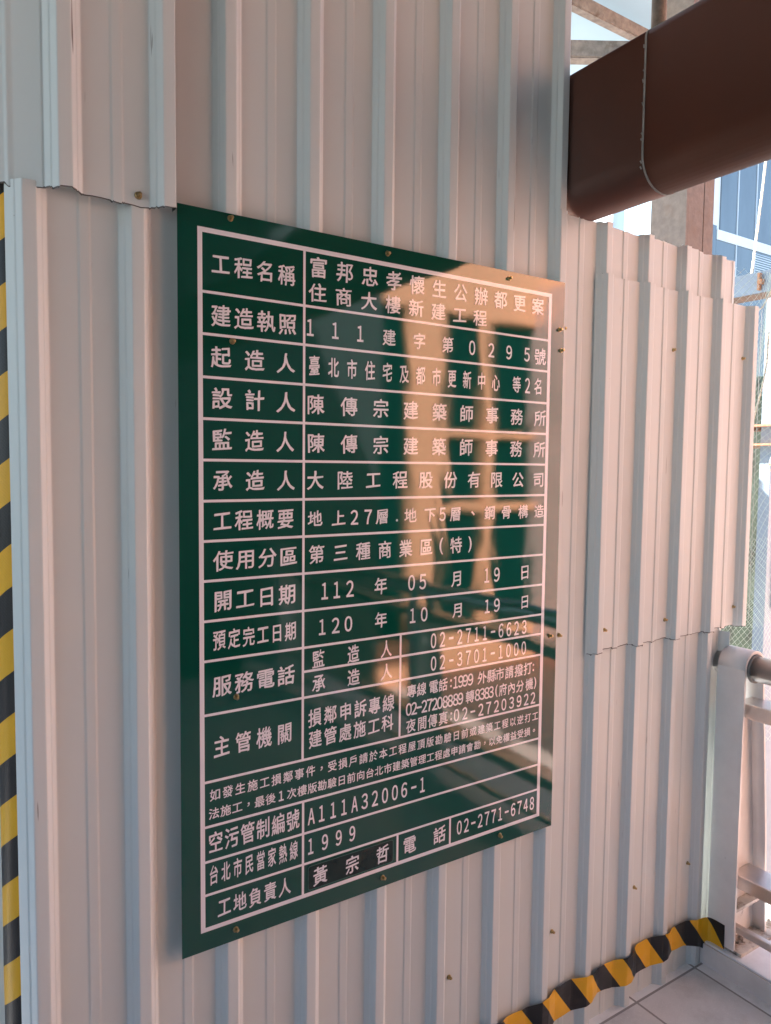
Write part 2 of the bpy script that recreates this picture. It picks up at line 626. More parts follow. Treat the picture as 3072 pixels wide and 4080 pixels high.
# ================================================================== notice board
BX, BZ, BW, BH = .395, .601, .927, 1.323
board = thing('notice_board', 'glossy green construction notice board with white Chinese lettering', 'notice board', (BX, -.024, BZ))
bm = bmesh.new()
NX, NZ = 30, 42
YF = -.0242
def board_y(u, v):
    """thin plate lies on the ribs, its free edges a little proud or pulled in"""
    e = .0006 * noise.noise(Vector((u * 3.1, v * 2.3, 4)))
    return e
def uvp(u, v, lift=0.0):
    return (BX + u, YF - lift + board_y(u, v), BZ + v)
V = {}
for s in (0, 1):
    for i in range(NX + 1):
        for j in range(NZ + 1):
            u, v = BW * i / NX, BH * j / NZ
            x, y, z = uvp(u, v)
            V[s, i, j] = bm.verts.new((x, y + s * .0013, z))
for i in range(NX):
    for j in range(NZ):
        f = bm.faces.new((V[0, i, j], V[0, i + 1, j], V[0, i + 1, j + 1], V[0, i, j + 1])); f.smooth = True
        bm.faces.new((V[1, i, j], V[1, i, j + 1], V[1, i + 1, j + 1], V[1, i + 1, j]))
for key in list(V):                                    # the rim gets vertices of its own so the face stays flat to its edge
    if key[0] == 0 and (key[1] in (0, NX) or key[2] in (0, NZ)):
        V[2, key[1], key[2]] = bm.verts.new(V[key].co)
V = {(0 if k[0] == 2 else k[0], k[1], k[2]): v for k, v in V.items() if k[0] != 0}
for i in range(NX):
    bm.faces.new((V[0, i, 0], V[1, i, 0], V[1, i + 1, 0], V[0, i + 1, 0]))
    bm.faces.new((V[0, i, NZ], V[0, i + 1, NZ], V[1, i + 1, NZ], V[1, i, NZ]))
for j in range(NZ):
    bm.faces.new((V[0, 0, j], V[0, 0, j + 1], V[1, 0, j + 1], V[1, 0, j]))
    bm.faces.new((V[0, NX, j], V[1, NX, j], V[1, NX, j + 1], V[0, NX, j + 1]))
part('panel', bm, M_green, board)

def bar(bm, u0, u1, v0, v1, lift):
    n = max(1, int(max(u1 - u0, v1 - v0) / .03))
    horiz = u1 - u0 > v1 - v0
    prev = None
    for i in range(n + 1):
        t = i / n
        if horiz:
            u = u0 + (u1 - u0) * t
            c = (bm.verts.new(uvp(u, v0, lift)), bm.verts.new(uvp(u, v1, lift)))
        else:
            v = v0 + (v1 - v0) * t
            c = (bm.verts.new(uvp(u0, v, lift)), bm.verts.new(uvp(u1, v, lift)))
        if prev:
            q = (prev[0], c[0], c[1], prev[1]) if horiz else (prev[0], prev[1], c[1], c[0])
            f = bm.faces.new(q)
            f.smooth = True
        prev = c
L1, L2 = .0004, .0005
bm = bmesh.new()
bar(bm, .0345, .8840, 1.2830, 1.2915, L1)
bar(bm, .0345, .8840, .0355, .0435, L1)
bar(bm, .0345, .0430, .0435, 1.2830, L1)
bar(bm, .8745, .8840, .0435, 1.2830, L1)
part('border', bm, M_letter, board)
bm = bmesh.new()
H = .0024
for v in (1.183, 1.111, 1.037, .965, .893, .821, .750, .679, .607, .535, .437, .314, .231, .166, .104):
    bar(bm, .043, .8745, v - H, v + H, L1)
bar(bm, .2385, .8745, .488 - H, .488 + H, L1)
bar(bm, .2360, .2410, .314, 1.283, L2)
bar(bm, .2375, .2425, .0435, .231, L2)
bar(bm, .4635, .4685, .314, .535, L2)
bar(bm, .4620, .4670, .0435, .104, L2)
bar(bm, .6040, .6090, .0435, .104, L2)
part('grid_lines', bm, M_letter, board)

TEXT = [
  ('工程名稱', [0.076, 0.118, 0.16, 0.202], 1.2335, 0.032, 0.036),
  ('建造執照', [0.076, 0.1187, 0.1613, 0.204], 1.145, 0.034, 0.037),
  ('起造人', [0.076, 0.1385, 0.201], 1.0735, 0.035, 0.036),
  ('設計人', [0.077, 0.139, 0.201], 1.002, 0.036, 0.037),
  ('監造人', [0.077, 0.1385, 0.2], 0.929, 0.034, 0.037),
  ('承造人', [0.078, 0.1395, 0.201], 0.857, 0.034, 0.036),
  ('工程概要', [0.077, 0.1183, 0.1597, 0.201], 0.7855, 0.032, 0.036),
  ('使用分區', [0.079, 0.1217, 0.1643, 0.207], 0.7145, 0.035, 0.035),
  ('開工日期', [0.078, 0.1203, 0.1627, 0.205], 0.642, 0.033, 0.037),
  ('預定完工日期', [0.071, 0.0992, 0.1274, 0.1556, 0.1838, 0.212], 0.571, 0.022, 0.035),
  ('服務電話', [0.076, 0.1183, 0.1607, 0.203], 0.487, 0.034, 0.037),
  ('主管機關', [0.075, 0.1167, 0.1583, 0.2], 0.3755, 0.029, 0.038),
  ('空污管制編號', [0.063, 0.094, 0.125, 0.156, 0.187, 0.218], 0.2, 0.026, 0.039),
  ('台北市民當家熱線', [0.059, 0.082, 0.105, 0.128, 0.151, 0.174, 0.197, 0.22], 0.139, 0.016, 0.036),
  ('工地負責人', [0.079, 0.1095, 0.14, 0.1705, 0.201], 0.072, 0.024, 0.035),
  ('如發生施工損鄰事件，受損戶請於本工程屋頂版勘驗日前或建築工程以逆打工', [0.062, 0.0862, 0.1105, 0.1347, 0.159, 0.1832, 0.2075, 0.2317, 0.2559, 0.2802, 0.3044, 0.3287, 0.3529, 0.3772, 0.4014, 0.4256, 0.4499, 0.4741, 0.4984, 0.5226, 0.5468, 0.5711, 0.5953, 0.6196, 0.6438, 0.6681, 0.6923, 0.7165, 0.7408, 0.765, 0.7893, 0.8135, 0.8378, 0.862], 0.2885, 0.019, 0.021),
  ('法施工，最後1次樓版勘驗日前向台北市建築管理工程處申請會勘，以免權益受損。', [0.06, 0.0822, 0.1044, 0.1266, 0.1488, 0.171, 0.1932, 0.2154, 0.2376, 0.2598, 0.2819, 0.3041, 0.3263, 0.3485, 0.3707, 0.3929, 0.4151, 0.4373, 0.4595, 0.4817, 0.5039, 0.5261, 0.5483, 0.5705, 0.5927, 0.6149, 0.6371, 0.6592, 0.6814, 0.7036, 0.7258, 0.748, 0.7702, 0.7924, 0.8146, 0.8368, 0.859], 0.254, 0.019, 0.02),
  ('富邦忠孝懷生公辦都更案', [0.268, 0.3251, 0.3822, 0.4393, 0.4964, 0.5535, 0.6106, 0.6677, 0.7248, 0.7819, 0.839], 1.257, 0.035, 0.037),
  ('住商大樓新建工程', [0.266, 0.3231, 0.3803, 0.4374, 0.4946, 0.5517, 0.6089, 0.666], 1.21, 0.035, 0.034),
  ('111建字第0295', [0.251, 0.305, 0.361, 0.429, 0.504, 0.578, 0.645, 0.7, 0.753, 0.808], 1.144, 0.029, 0.032),
  ('號', [0.85], 1.143, 0.034, 0.037),
  ('臺北市住宅及都市更新中心', [0.26, 0.3014, 0.3427, 0.3841, 0.4255, 0.4668, 0.5082, 0.5495, 0.5909, 0.6323, 0.6736, 0.715], 1.074, 0.022, 0.037),
  ('等2名', [0.778, 0.812, 0.846], 1.074, 0.024, 0.036),
  ('陳傳宗建築師事務所', [0.263, 0.3369, 0.4108, 0.4846, 0.5585, 0.6324, 0.7062, 0.7801, 0.854], 1.001, 0.035, 0.036),
  ('陳傳宗建築師事務所', [0.264, 0.3378, 0.4115, 0.4853, 0.559, 0.6328, 0.7065, 0.7803, 0.854], 0.928, 0.035, 0.036),
  ('大陸工程股份有限公司', [0.263, 0.3287, 0.3943, 0.46, 0.5257, 0.5913, 0.657, 0.7227, 0.7883, 0.854], 0.8575, 0.034, 0.035),
  ('地上27層.地下5層、鋼骨構造', [0.263, 0.315, 0.351, 0.383, 0.417, 0.453, 0.487, 0.538, 0.571, 0.607, 0.656, 0.705, 0.755, 0.807, 0.858], 0.7835, 0.029, 0.03),
  ('第三種商業區(特)', [0.267, 0.32, 0.372, 0.424, 0.476, 0.529, 0.569, 0.61, 0.649], 0.715, 0.031, 0.035),
  ('112年05月19日', [0.285, 0.312, 0.342, 0.415, 0.492, 0.521, 0.614, 0.7, 0.73, 0.817], 0.6415, 0.029, 0.034),
  ('120年10月19日', [0.28, 0.31, 0.339, 0.416, 0.496, 0.526, 0.618, 0.703, 0.732, 0.819], 0.571, 0.028, 0.032),
  ('監造人', [0.272, 0.351, 0.43], 0.509, 0.025, 0.035),
  ('承造人', [0.273, 0.352, 0.431], 0.461, 0.027, 0.033),
  ('02-2711-6623', [0.552, 0.5763, 0.6005, 0.6248, 0.6491, 0.6734, 0.6976, 0.7219, 0.7462, 0.7705, 0.7947, 0.819], 0.5105, 0.022, 0.034),
  ('02-3701-1000', [0.553, 0.5772, 0.6014, 0.6255, 0.6497, 0.6739, 0.6981, 0.7223, 0.7465, 0.7706, 0.7948, 0.819], 0.4605, 0.022, 0.033),
  ('損鄰申訴專線', [0.265, 0.2994, 0.3338, 0.3682, 0.4026, 0.437], 0.394, 0.027, 0.035),
  ('建管處施工科', [0.266, 0.2998, 0.3336, 0.3674, 0.4012, 0.435], 0.3515, 0.027, 0.034),
  ('專線電話:1999', [0.496, 0.522, 0.554, 0.58, 0.602, 0.615, 0.63, 0.643, 0.658], 0.4095, 0.023, 0.028),
  ('外縣市請撥打:', [0.692, 0.72, 0.746, 0.775, 0.805, 0.834, 0.852], 0.409, 0.025, 0.029),
  ('02-27208889轉8383(府內分機)', [0.489, 0.503, 0.516, 0.53, 0.544, 0.558, 0.572, 0.587, 0.601, 0.616, 0.63, 0.657, 0.679, 0.693, 0.707, 0.72, 0.736, 0.756, 0.783, 0.81, 0.84, 0.859], 0.3705, 0.023, 0.028),
  ('夜間傳真:02-27203922', [0.495, 0.525, 0.553, 0.582, 0.604, 0.619, 0.643, 0.666, 0.69, 0.713, 0.737, 0.76, 0.784, 0.808, 0.831, 0.853], 0.3345, 0.023, 0.029),
  ('A111A32006-1', [0.258, 0.281, 0.307, 0.332, 0.357, 0.381, 0.406, 0.431, 0.456, 0.48, 0.505, 0.528], 0.197, 0.023, 0.034),
  ('1999', [0.257, 0.2887, 0.3203, 0.352], 0.1365, 0.021, 0.033),
  ('電話', [0.496, 0.577], 0.0725, 0.032, 0.037),
  ('02-2771-6748', [0.633, 0.6535, 0.6739, 0.6944, 0.7148, 0.7353, 0.7557, 0.7762, 0.7966, 0.8171, 0.8375, 0.858], 0.0735, 0.021, 0.033),
]
PLATE= [('黃宗哲', [0.278, 0.352, 0.426], 0.072, 0.03, 0.036)]


curve = bpy.data.curves.new('glyph', 'FONT')
curve.resolution_u = 4
glyph_ob = bpy.data.objects.new('glyph', curve)
COL.objects.link(glyph_ob)
FULL = {c: chr(ord(c) + 0xFEE0) for c in '0123456789A'}
cache = {}
def glyph(ch):
    """triangulated outline of one character: verts in em units, faces"""
    if ch not in cache:
        curve.body = FULL.get(ch, ch)
        bpy.context.view_layer.update()
        me = bpy.data.meshes.new_from_object(glyph_ob.evaluated_get(bpy.context.evaluated_depsgraph_get()))
        cache[ch] = ([(v.co.x, v.co.y) for v in me.vertices], [tuple(p.vertices) for p in me.polygons])
        bpy.data.meshes.remove(me)
    return cache[ch]
NARROW = set('0123456789A')
# the outline is pressed along a slanted oval nib, so strokes swell like brush lettering
NIB = [(0, 0)] + [(.021 * math.cos(a) * .78 - .011 * math.sin(a) * .62, .021 * math.cos(a) * .62 + .011 * math.sin(a) * .78)
                  for a in (2 * math.pi * k / 8 for k in range(8))]
PEN = [(0, 0)] + [(.020 * math.cos(a), .020 * math.sin(a)) for a in (2 * math.pi * (k + .5) / 6 for k in range(6))]
def lettering(s, us, v, w, h, parent, m, lift=.0007, rnd=random.Random(3)):
    bm = bmesh.new()
    for ch, u in zip(s, us):
        vs, fs = glyph(ch)
        x0, x1 = min(p[0] for p in vs), max(p[0] for p in vs)
        y0, y1 = min(p[1] for p in vs), max(p[1] for p in vs)
        vv = v
        if ch in NARROW:
            pitch = us[1] - us[0] if len(us) > 1 else w
            gw, gh = min(w * .62, .0165), h * .94
            if ch == '1':
                gw *= .82
            fx = lambda p: ((p[0] - (x0 + x1) / 2) / (x1 - x0) * gw, (p[1] - (y0 + y1) / 2) / (y1 - y0) * gh)
        elif ch == '-':
            fx = lambda p: ((p[0] - (x0 + x1) / 2) / (x1 - x0) * w * .55, (p[1] - (y0 + y1) / 2) / (y1 - y0) * h * .11)
        elif ch in '(':
            fx = lambda p: ((p[0] - (x0 + x1) / 2) / (x1 - x0) * w * .28, (p[1] - (y0 + y1) / 2) / (y1 - y0) * h)
        elif ch in ')':
            fx = lambda p: ((p[0] - (x0 + x1) / 2) / (x1 - x0) * w * .28, (p[1] - (y0 + y1) / 2) / (y1 - y0) * h)
        elif ch in ':':
            fx = lambda p: ((p[0] - (x0 + x1) / 2) / (x1 - x0) * h * .13, (p[1] - (y0 + y1) / 2) / (y1 - y0) * h * .6)
        elif ch == '.':
            fx = lambda p: ((p[0] - (x0 + x1) / 2) / (x1 - x0) * h * .14, ((p[1] - (y0 + y1) / 2) / (y1 - y0) * .14 - .30) * h)
        elif ch in '，、。':
            k = h / .92
            fx = lambda p: ((p[0] - (x0 + x1) / 2) * k, (p[1] - (y0 + y1) / 2) * k)
        else:
            kx, ky = w / .90, h / .93
            rise = rnd.uniform(.03, .08)
            sd = rnd.uniform(0, 90)
            def hand(p, sd=sd):
                a = noise.noise(Vector((p[0] * 2.4 + sd, p[1] * 2.4, 0))), noise.noise(Vector((p[0] * 2.4, p[1] * 2.4 + sd, 5)))
                c = noise.noise(Vector((p[0] * 8 + sd, p[1] * 8, 2))), noise.noise(Vector((p[0] * 8, p[1] * 8 + sd, 9)))
                return (p[0] + .030 * a[0] + .020 * c[0], p[1] + .030 * a[1] + .020 * c[1])
            vs = [hand(p) for p in vs]
            fx = lambda p: ((p[0] - .5) * kx, (p[1] - .38 + (p[0] - .5) * rise) * ky)
        big = ch not in NARROW and ch not in '-():.'
        for layer, (ox, oy) in enumerate(NIB if big else PEN):
            vm = []
            for p in vs:
                du, dv = fx((p[0] + ox, p[1] + oy) if big else p)
                if not big:
                    du, dv = du + ox * .030, dv + oy * .030
                vm.append(bm.verts.new(uvp(u + du, vv + dv, lift + layer * .00002)))
            for f in fs:
                try:
                    bm.faces.new([vm[i] for i in f])
                except ValueError:
                    pass
    for f in bm.faces:
        f.normal_update()
        if f.normal.y > 0:
            f.normal_flip()
    return part('lettering', bm, m, parent)
for s, us, v, w, h in TEXT:
    lettering(s, us, v, w, h, board, M_letter)
# dark stick-on label with the site manager's name
bm = bmesh.new()
prism(bm, [(BX + x, BZ + z) for x, z in rounded(.2500, .4535, .0475, .0975, .006, 6)], 'y', YF - .0016, YF - .0006)
lab = part('name_label', bm, M_plate, board)
bm = bmesh.new()
o_, i_ = rounded(.2500, .4535, .0475, .0975, .006, 6), rounded(.2518, .4517, .0493, .0957, .0045, 6)
vo = [bm.verts.new((BX + x, YF - .0019, BZ + z)) for x, z in o_]
vi = [bm.verts.new((BX + x, YF - .0019, BZ + z)) for x, z in i_]
for k in range(len(o_)):
    bm.faces.new((vo[k], vo[(k + 1) % len(o_)], vi[(k + 1) % len(o_)], vi[k]))
part('label_edge', bm, M_plate_edge, lab)
for s, us, v, w, h in PLATE:
    lettering(s, us, v, w, h, lab, M_letter, lift=.0021)
bpy.data.objects.remove(glyph_ob)
for u, v, t in ((.094, 1.315, .1), (.423, 1.3085, -.1), (.749, 1.3075, .1), (.097, 1.103, .05), (.103, .462, -.2), (.101, .021, .25),
                (.428, .020, .2), (.756, .022, -.2), (.919, 1.164, .1), (.905, .479, .2), (.912, 1.212, 0)):
    x, y, z = uvp(u, v)
    screw(board, x, y - .0002, z, r=.0045, tilt=t)

# ================================================================== floor, kerb, tape
def slab(name, m, x0, x1, y0, y1, z0, z1):
    o = box_obj(name, m, None, x0, x1, y0, y1, z0, z1)
    return tag(o, kind='structure')
slab('floor', M_tile, -3.5, 1.977, -3.6, .06, -.35, 0)
bm = bmesh.new()
add_box(bm, 1.977, 2.42, -6, .8, -.35, .062)
kerb = tag(obj('kerb', bm, M_curb), kind='structure')
bm = bmesh.new()
add_box(bm, 1.983, 2.41, -6, .8, .0624, .068, bev=.001)
tag(obj('kerb_top', bm, M_curbtop), kind='structure')

# warning tape stuck along the foot of the hoarding
pts = []
ribs = [.4655 + .1642 * k for k in range(5)] + [1.2885 + .1612 * k for k in range(5)]
def depth(x):
    """loose tape bridges the ribs and sags into the pans"""
    best = 0
    for s in ribs:
        c = s + RIB_W / 2
        d = abs(x - c)
        best = max(best, max(0, 1 - max(0, d - .012) / .038))
    return -.0165 * best - .0115
x = .47
while x < 1.972:
    pts.append((x, depth(x)))
    x += .006
pts += [(1.982, -.031), (1.991, -.034), (1.9955, -.042), (1.9966, -.054), (1.9966, -.068), (1.9964, -.084)]
bm = bmesh.new()
uvl = bm.loops.layers.uv.new('UVMap')
rows = 6
arc = [0]
for a, b in zip(pts, pts[1:]):
    arc.append(arc[-1] + math.dist(a, b))
grid = []
for i, (px, py) in enumerate(pts):
    tail = max(0, (px - 1.93) / .066)
    top = .150 + .005 * math.sin(px * 19) + .004 * noise.noise(Vector((px * 14, 1, 0))) - .010 * tail
    bot = .070 + .005 * math.sin(px * 21 + 1) + .005 * noise.noise(Vector((px * 11, 5, 0))) - .036 * max(0, tail) ** 2
    col = []
    for j in range(rows + 1):
        t = j / rows
        w = .0025 * noise.noise(Vector((px * 26, t * 2.2, 3)))
        col.append((bm.verts.new((px, py + w * (1 - max(0, min(1, tail))), bot + (top - bot) * t)), (arc[i], bot + (top - bot) * t)))
    grid.append(col)
for i in range(len(grid) - 1):
    for j in range(rows):
        q = (grid[i][j], grid[i + 1][j], grid[i + 1][j + 1], grid[i][j + 1])
        f = bm.faces.new([v for v, _ in q])
        for lp, (_, c) in zip(f.loops, q):
            lp[uvl].uv = c
tp = obj('warning_tape', bm, M_tape)
tag(tp, 'yellow and black warning tape stuck along the foot of the hoarding', 'warning tape')
sol = tp.modifiers.new('thickness', 'SOLIDIFY')
sol.thickness = .0004

# striped sleeve on the corner tube at the far left
g = thing('striped_corner_tube', 'upright tube in a yellow and black striped sleeve at the left edge', 'warning sleeve', (.155, .062, 0))
bm = bmesh.new()
uvl = bm.loops.layers.uv.new('UVMap')
seg, nz, r = 40, 60, .0355
ring = []
for j in range(nz + 1):
    z = .01 + 2.2 * j / nz
    ring.append([bm.verts.new((.155 + (r + .0012 * noise.noise(Vector((k * .4, z * 7, 0)))) * math.cos(2 * math.pi * k / seg),
                               .062 + r * math.sin(2 * math.pi * k / seg), z)) for k in range(seg)])
for j in range(nz):
    for k in range(seg):
        k2 = (k + 1) % seg
        f = bm.faces.new((ring[j][k], ring[j][k2], ring[j + 1][k2], ring[j + 1][k]))
        f.smooth = True
        uvs = ((k, j), (k + 1, j), (k + 1, j + 1), (k, j + 1))
        for lp, (a, b) in zip(f.loops, uvs):
            lp[uvl].uv = (a * 2 * math.pi * r / seg, 2.2 * b / nz)
part('sleeve', bm, M_guard, g)
bm = bmesh.new()
add_tube(bm, (.155, .062, 0), (.155, .062, 2.28), .030)
part('tube', bm, M_rust, g)

# ================================================================== brown girder and roof steel
beam = thing('brown_girder', 'dark brown box girder with rounded edges crossing above the hoarding', 'girder', (1.49, -.4, 2.09))
bm = bmesh.new()
def girder_outline(x0, x1, z0, z1, r0, r1):
    out = []
    for cx, cz, r, a0 in ((x1 - r1, z1 - r1, r1, 0), (x0 + r1, z1 - r1, r1, 90), (x0 + r0, z0 + r0, r0, 180), (x1 - r0, z0 + r0, r0, 270)):
        for i in range(11):
            a = math.radians(a0 + 9 * i)
            out.append((cx + r * math.cos(a), cz + r * math.sin(a)))
    return out
prof = girder_outline(1.343, 1.488, 2.092, 2.424, .070, .022)
def loft_y(bm, prof, ys):
    rows_ = [[bm.verts.new((x, y, z)) for x, z in prof] for y in ys]
    n = len(prof)
    for a, b in zip(rows_, rows_[1:]):
        for i in range(n):
            f = bm.faces.new((a[i], a[(i + 1) % n], b[(i + 1) % n], b[i]))
            f.smooth = True
    bm.faces.new(rows_[0]); bm.faces.new(rows_[-1][::-1])
    bmesh.ops.recalc_face_normals(bm, faces=bm.faces[:])
loft_y(bm, prof, [-6, -.2185])
part('girder_section', bm, M_brown, beam)
bm = bmesh.new()
loft_y(bm, prof, [-.2145, 3.0])
part('girder_section', bm, M_brown, beam)
bm = bmesh.new()
loft_y(bm, girder_outline(1.3422, 1.4888, 2.0912, 2.4248, .0708, .0228), [-.2191, -.2139])
rnd = random.Random(4)
for z in [2.13 + .012 * i for i in range(22)]:
    if rnd.random() < .45:
        add_tube(bm, (1.3435, -.2138 + rnd.uniform(-.001, .002), z), (1.3415, -.2128, z + rnd.uniform(.002, .01)), .0018, seg=6)
part('joint_sealant', bm, M_strip, beam)

truss = thing('roof_truss', 'rusty galvanised steel brace members above the brown girder', 'roof truss', (1.45, -.165, 2.42))
bm = bmesh.new()
add_tube(bm, (1.45, -.165, 2.40), (1.45, -.165, 3.06), .0165)
part('hanger_rod', bm, M_rust, truss)
def channel(bm, a, b, up, w, d, t=.005):
    """C-section from a to b: web height w along up, flanges of depth d"""
    a, b, up = Vector(a), Vector(b), Vector(up).normalized()
    ax = (b - a).normalized()
    side = ax.cross(up).normalized()
    up = side.cross(ax).normalized()
    out = [(0, 0), (d, 0), (d, t), (t, t), (t, w - t), (d, w - t), (d, w), (0, w)]
    A = [bm.verts.new(a + side * s + up * h) for s, h in out]
    B = [bm.verts.new(b + side * s + up * h) for s, h in out]
    n = len(out)
    fs = [bm.faces.new((A[i], A[(i + 1) % n], B[(i + 1) % n], B[i])) for i in range(n)]
    fs += [bm.faces.new(A[::-1]), bm.faces.new(B)]
    bmesh.ops.recalc_face_normals(bm, faces=fs)
bm = bmesh.new()
channel(bm, (1.5, 1.0, 3.432), (3.6, 1.0, 3.432), (0, 0, 1), .060, -.035)
part('brace', bm, M_rust, truss)
bm = bmesh.new()
d = Vector((2.541 - 2.344, .830 - .955, 0)).normalized()
a = Vector((2.344, .955, 3.178))
channel(bm, a - d * .9, a + d * 1.0, (0, 0, 1), .072, -.05)
part('brace', bm, M_rust, truss)

col = thing('rusty_steel_column', 'brown rust-primed double channel column behind the hoarding', 'steel column', (2.57, .56, -4.5))
bm = bmesh.new()
add_box(bm, 2.520, 2.532, .500, .66, -4.5, 3.4)
add_box(bm, 2.532, 2.628, .500, .512, -4.5, 3.4, bev=.002)
add_box(bm, 2.532, 2.628, .648, .66, -4.5, 3.4)
part('channel', bm, M_rustcol, col)
bm = bmesh.new()
add_box(bm, 2.640, 2.704, .506, .518, -4.5, 3.4, bev=.002)
add_box(bm, 2.694, 2.706, .518, .66, -4.5, 3.4)
part('channel', bm, M_rustcol, col)

# ================================================================== guard rail
rail = thing('guard_rail', 'stainless guard rail with pale grey posts at the right edge', 'guard rail', (2.05, -.07, .068))
def post_bm():
    bm = bmesh.new()
    T = .008
    # bent plate: left flange, round cap over the pipe, flaring right flange (outline in XZ, extruded in Y)
    outer = [(1.9985, .076), (1.9985, .905)]
    for i in range(13):
        a = math.radians(180 - 180 * i / 12)
        outer.append((2.0500 + .0515 * math.cos(a), .9115 + .0515 * math.sin(a)))
    outer += [(2.108, .80), (2.120, .70), (2.150, .40), (2.172, .076)]
    inner = [(2.172 - T, .076), (2.150 - T, .40), (2.120 - T, .70), (2.108 - T, .80)]
    for i in range(13):
        a = math.radians(180 * i / 12)
        inner.append((2.0500 + .0515 * math.cos(a) - T * math.cos(a), .9115 + (.0515 - T) * math.sin(a)))
    inner += [(1.9985 + T, .905), (1.9985 + T, .076)]
    outl = outer + inner
    A = [bm.verts.new((x, -.112, z)) for x, z in outl]
    B = [bm.verts.new((x, -.028, z)) for x, z in outl]
    n = len(outl)
    for i in range(n):
        f = bm.faces.new((A[i], B[i], B[(i + 1) % n], A[(i + 1) % n]))
        f.smooth = 2 <= i <= 13 or 19 <= i <= 33
    no = len(outer)
    # end caps as strips between outer and inner walls
    m_ = min(no, len(inner))
    inn = inner[::-1]
    k = 0
    IA = [A[n - 1 - i] for i in range(len(inner))]
    IB = [B[n - 1 - i] for i in range(len(inner))]
    for i in range(m_ - 1):
        bm.faces.new((A[i], A[i + 1], IA[i + 1], IA[i]))
        bm.faces.new((B[i], IB[i], IB[i + 1], B[i + 1]))
    # web between the flanges
    web = [(2.006, .078), (2.006, .80), (2.101, .80), (2.113, .70), (2.143, .40), (2.165, .078)]
    prism(bm, web, 'y', -.074, -.066)
    bmesh.ops.recalc_face_normals(bm, faces=bm.faces[:])
    return bm
post = part('post', post_bm(), M_post, rail)
bm = bmesh.new()
add_box(bm, 2.0005, 2.24, -.135, .03, .0682, .0785, bev=.001)
bp_ = part('base_plate', bm, M_plateold, post)
bm = bmesh.new()
add_box(bm, 2.0068, 2.160, -.108, -.0742, .186, .196, bev=.001)
part('gusset', bm, M_plateold, post)
for bx, by in ((2.055, -.098), (2.205, -.10), (2.205, .0)):
    bm = bmesh.new()
    add_tube(bm, (bx, by, .0783), (bx, by, .0815), .0155, seg=20)
    add_tube(bm, (bx, by, .0815), (bx, by, .094), .0105, seg=6, smooth=False)
    add_tube(bm, (bx, by, .094), (bx, by, .104), .0058, seg=12)
    part('anchor_bolt', bm, M_plateold, post)
def copy_part(o, dy):
    c = o.copy()
    COL.objects.link(c)
    c.location.y += dy
    for ch in [k for k in o.children]:
        d = ch.copy()
        COL.objects.link(d)
        d.parent = c
    return c
for k in (1, 2, 3):
    copy_part(post, -1.5 * k)
bm = bmesh.new()
add_tube(bm, (2.05, -5.9, .9115), (2.05, .9, .9115), .0365, seg=32)
part('top_rail', bm, M_steel, rail)
def rail_box(x0, x1, z0, z1, y1=-.0748, y0=-5.9):
    bm = bmesh.new()
    add_box(bm, x0, x1, y0, y1, z0, z1, bev=.003)
    return part('rail', bm, M_steel, rail)
rail_box(2.022, 2.105, .768, .812)
rail_box(2.034, 2.128, .248, .290)
rail_box(2.022, 2.040, .119, .142)
bm = bmesh.new()
for y0, y1 in ((-.118, -.1105),):
    add_tube(bm, (2.05, y0, .9115), (2.05, y1, .9115), .0415, seg=32)
part('rail_collar', bm, M_strip, rail)

# ================================================================== construction site outside
wc = thing('white_steel_column', 'white painted steel column with rusty flange plates, right edge', 'steel column', (5.1, 1.9, -4.5))
bm = bmesh.new()
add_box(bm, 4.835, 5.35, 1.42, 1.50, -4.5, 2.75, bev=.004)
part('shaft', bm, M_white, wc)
for z0 in (1.775, 1.648):
    bm = bmesh.new()
    add_box(bm, 4.775, 5.42, 1.36, 2.0, z0, z0 + .013)
    part('flange_plate', bm, M_rustedge, wc)
bm = bmesh.new()
add_box(bm, 4.85, 4.87, 1.38, 1.40, 1.662, 1.774)
part('stiffener', bm, M_rustcol, wc)
bm = bmesh.new()
prism(bm, [(4.80, 1.53), (4.88, 1.53), (4.95, 1.645), (4.84, 1.645)], 'y', 1.33, 1.415)
part('bracket', bm, M_white, wc)
bm = bmesh.new()
add_box(bm, 4.795, 4.875, 1.32, 1.416, 1.515, 1.529)
add_box(bm, 4.82, 4.885, 1.32, 1.416, 1.478, 1.488)
part('bracket_plate', bm, M_rustedge, wc)
bm = bmesh.new()
add_box(bm, 4.905, 4.945, 1.404, 1.4195, .55, 1.36)
part('splice_strip', bm, M_white, wc)
for k in range(5):
    bm = bmesh.new()
    z = 1.30 - .17 * k
    add_tube(bm, (4.925, 1.4038, z), (4.925, 1.390, z), .014, seg=6, smooth=False)
    part('bolt', bm, M_strip, wc)

gd = thing('white_girder', 'white painted steel girder with a rusty stiffener above the net', 'girder', (4.07, 2, 2.46))
bm = bmesh.new()
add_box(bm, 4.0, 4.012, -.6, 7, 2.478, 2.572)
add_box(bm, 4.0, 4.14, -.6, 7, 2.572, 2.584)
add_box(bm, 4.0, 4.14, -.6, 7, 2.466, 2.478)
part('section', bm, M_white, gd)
bm = bmesh.new()
add_box(bm, 3.975, 4.0, 1.052, 1.064, 2.479, 2.571)
add_box(bm, 3.968, 3.998, 1.035, 1.05, 2.51, 2.535)
part('stiffener', bm, M_rustedge, gd)
bm = bmesh.new()
add_box(bm, 3.998, 4.14, -.6, 7, 2.462, 2.4658)
part('bottom_edge', bm, M_rustcol, gd)

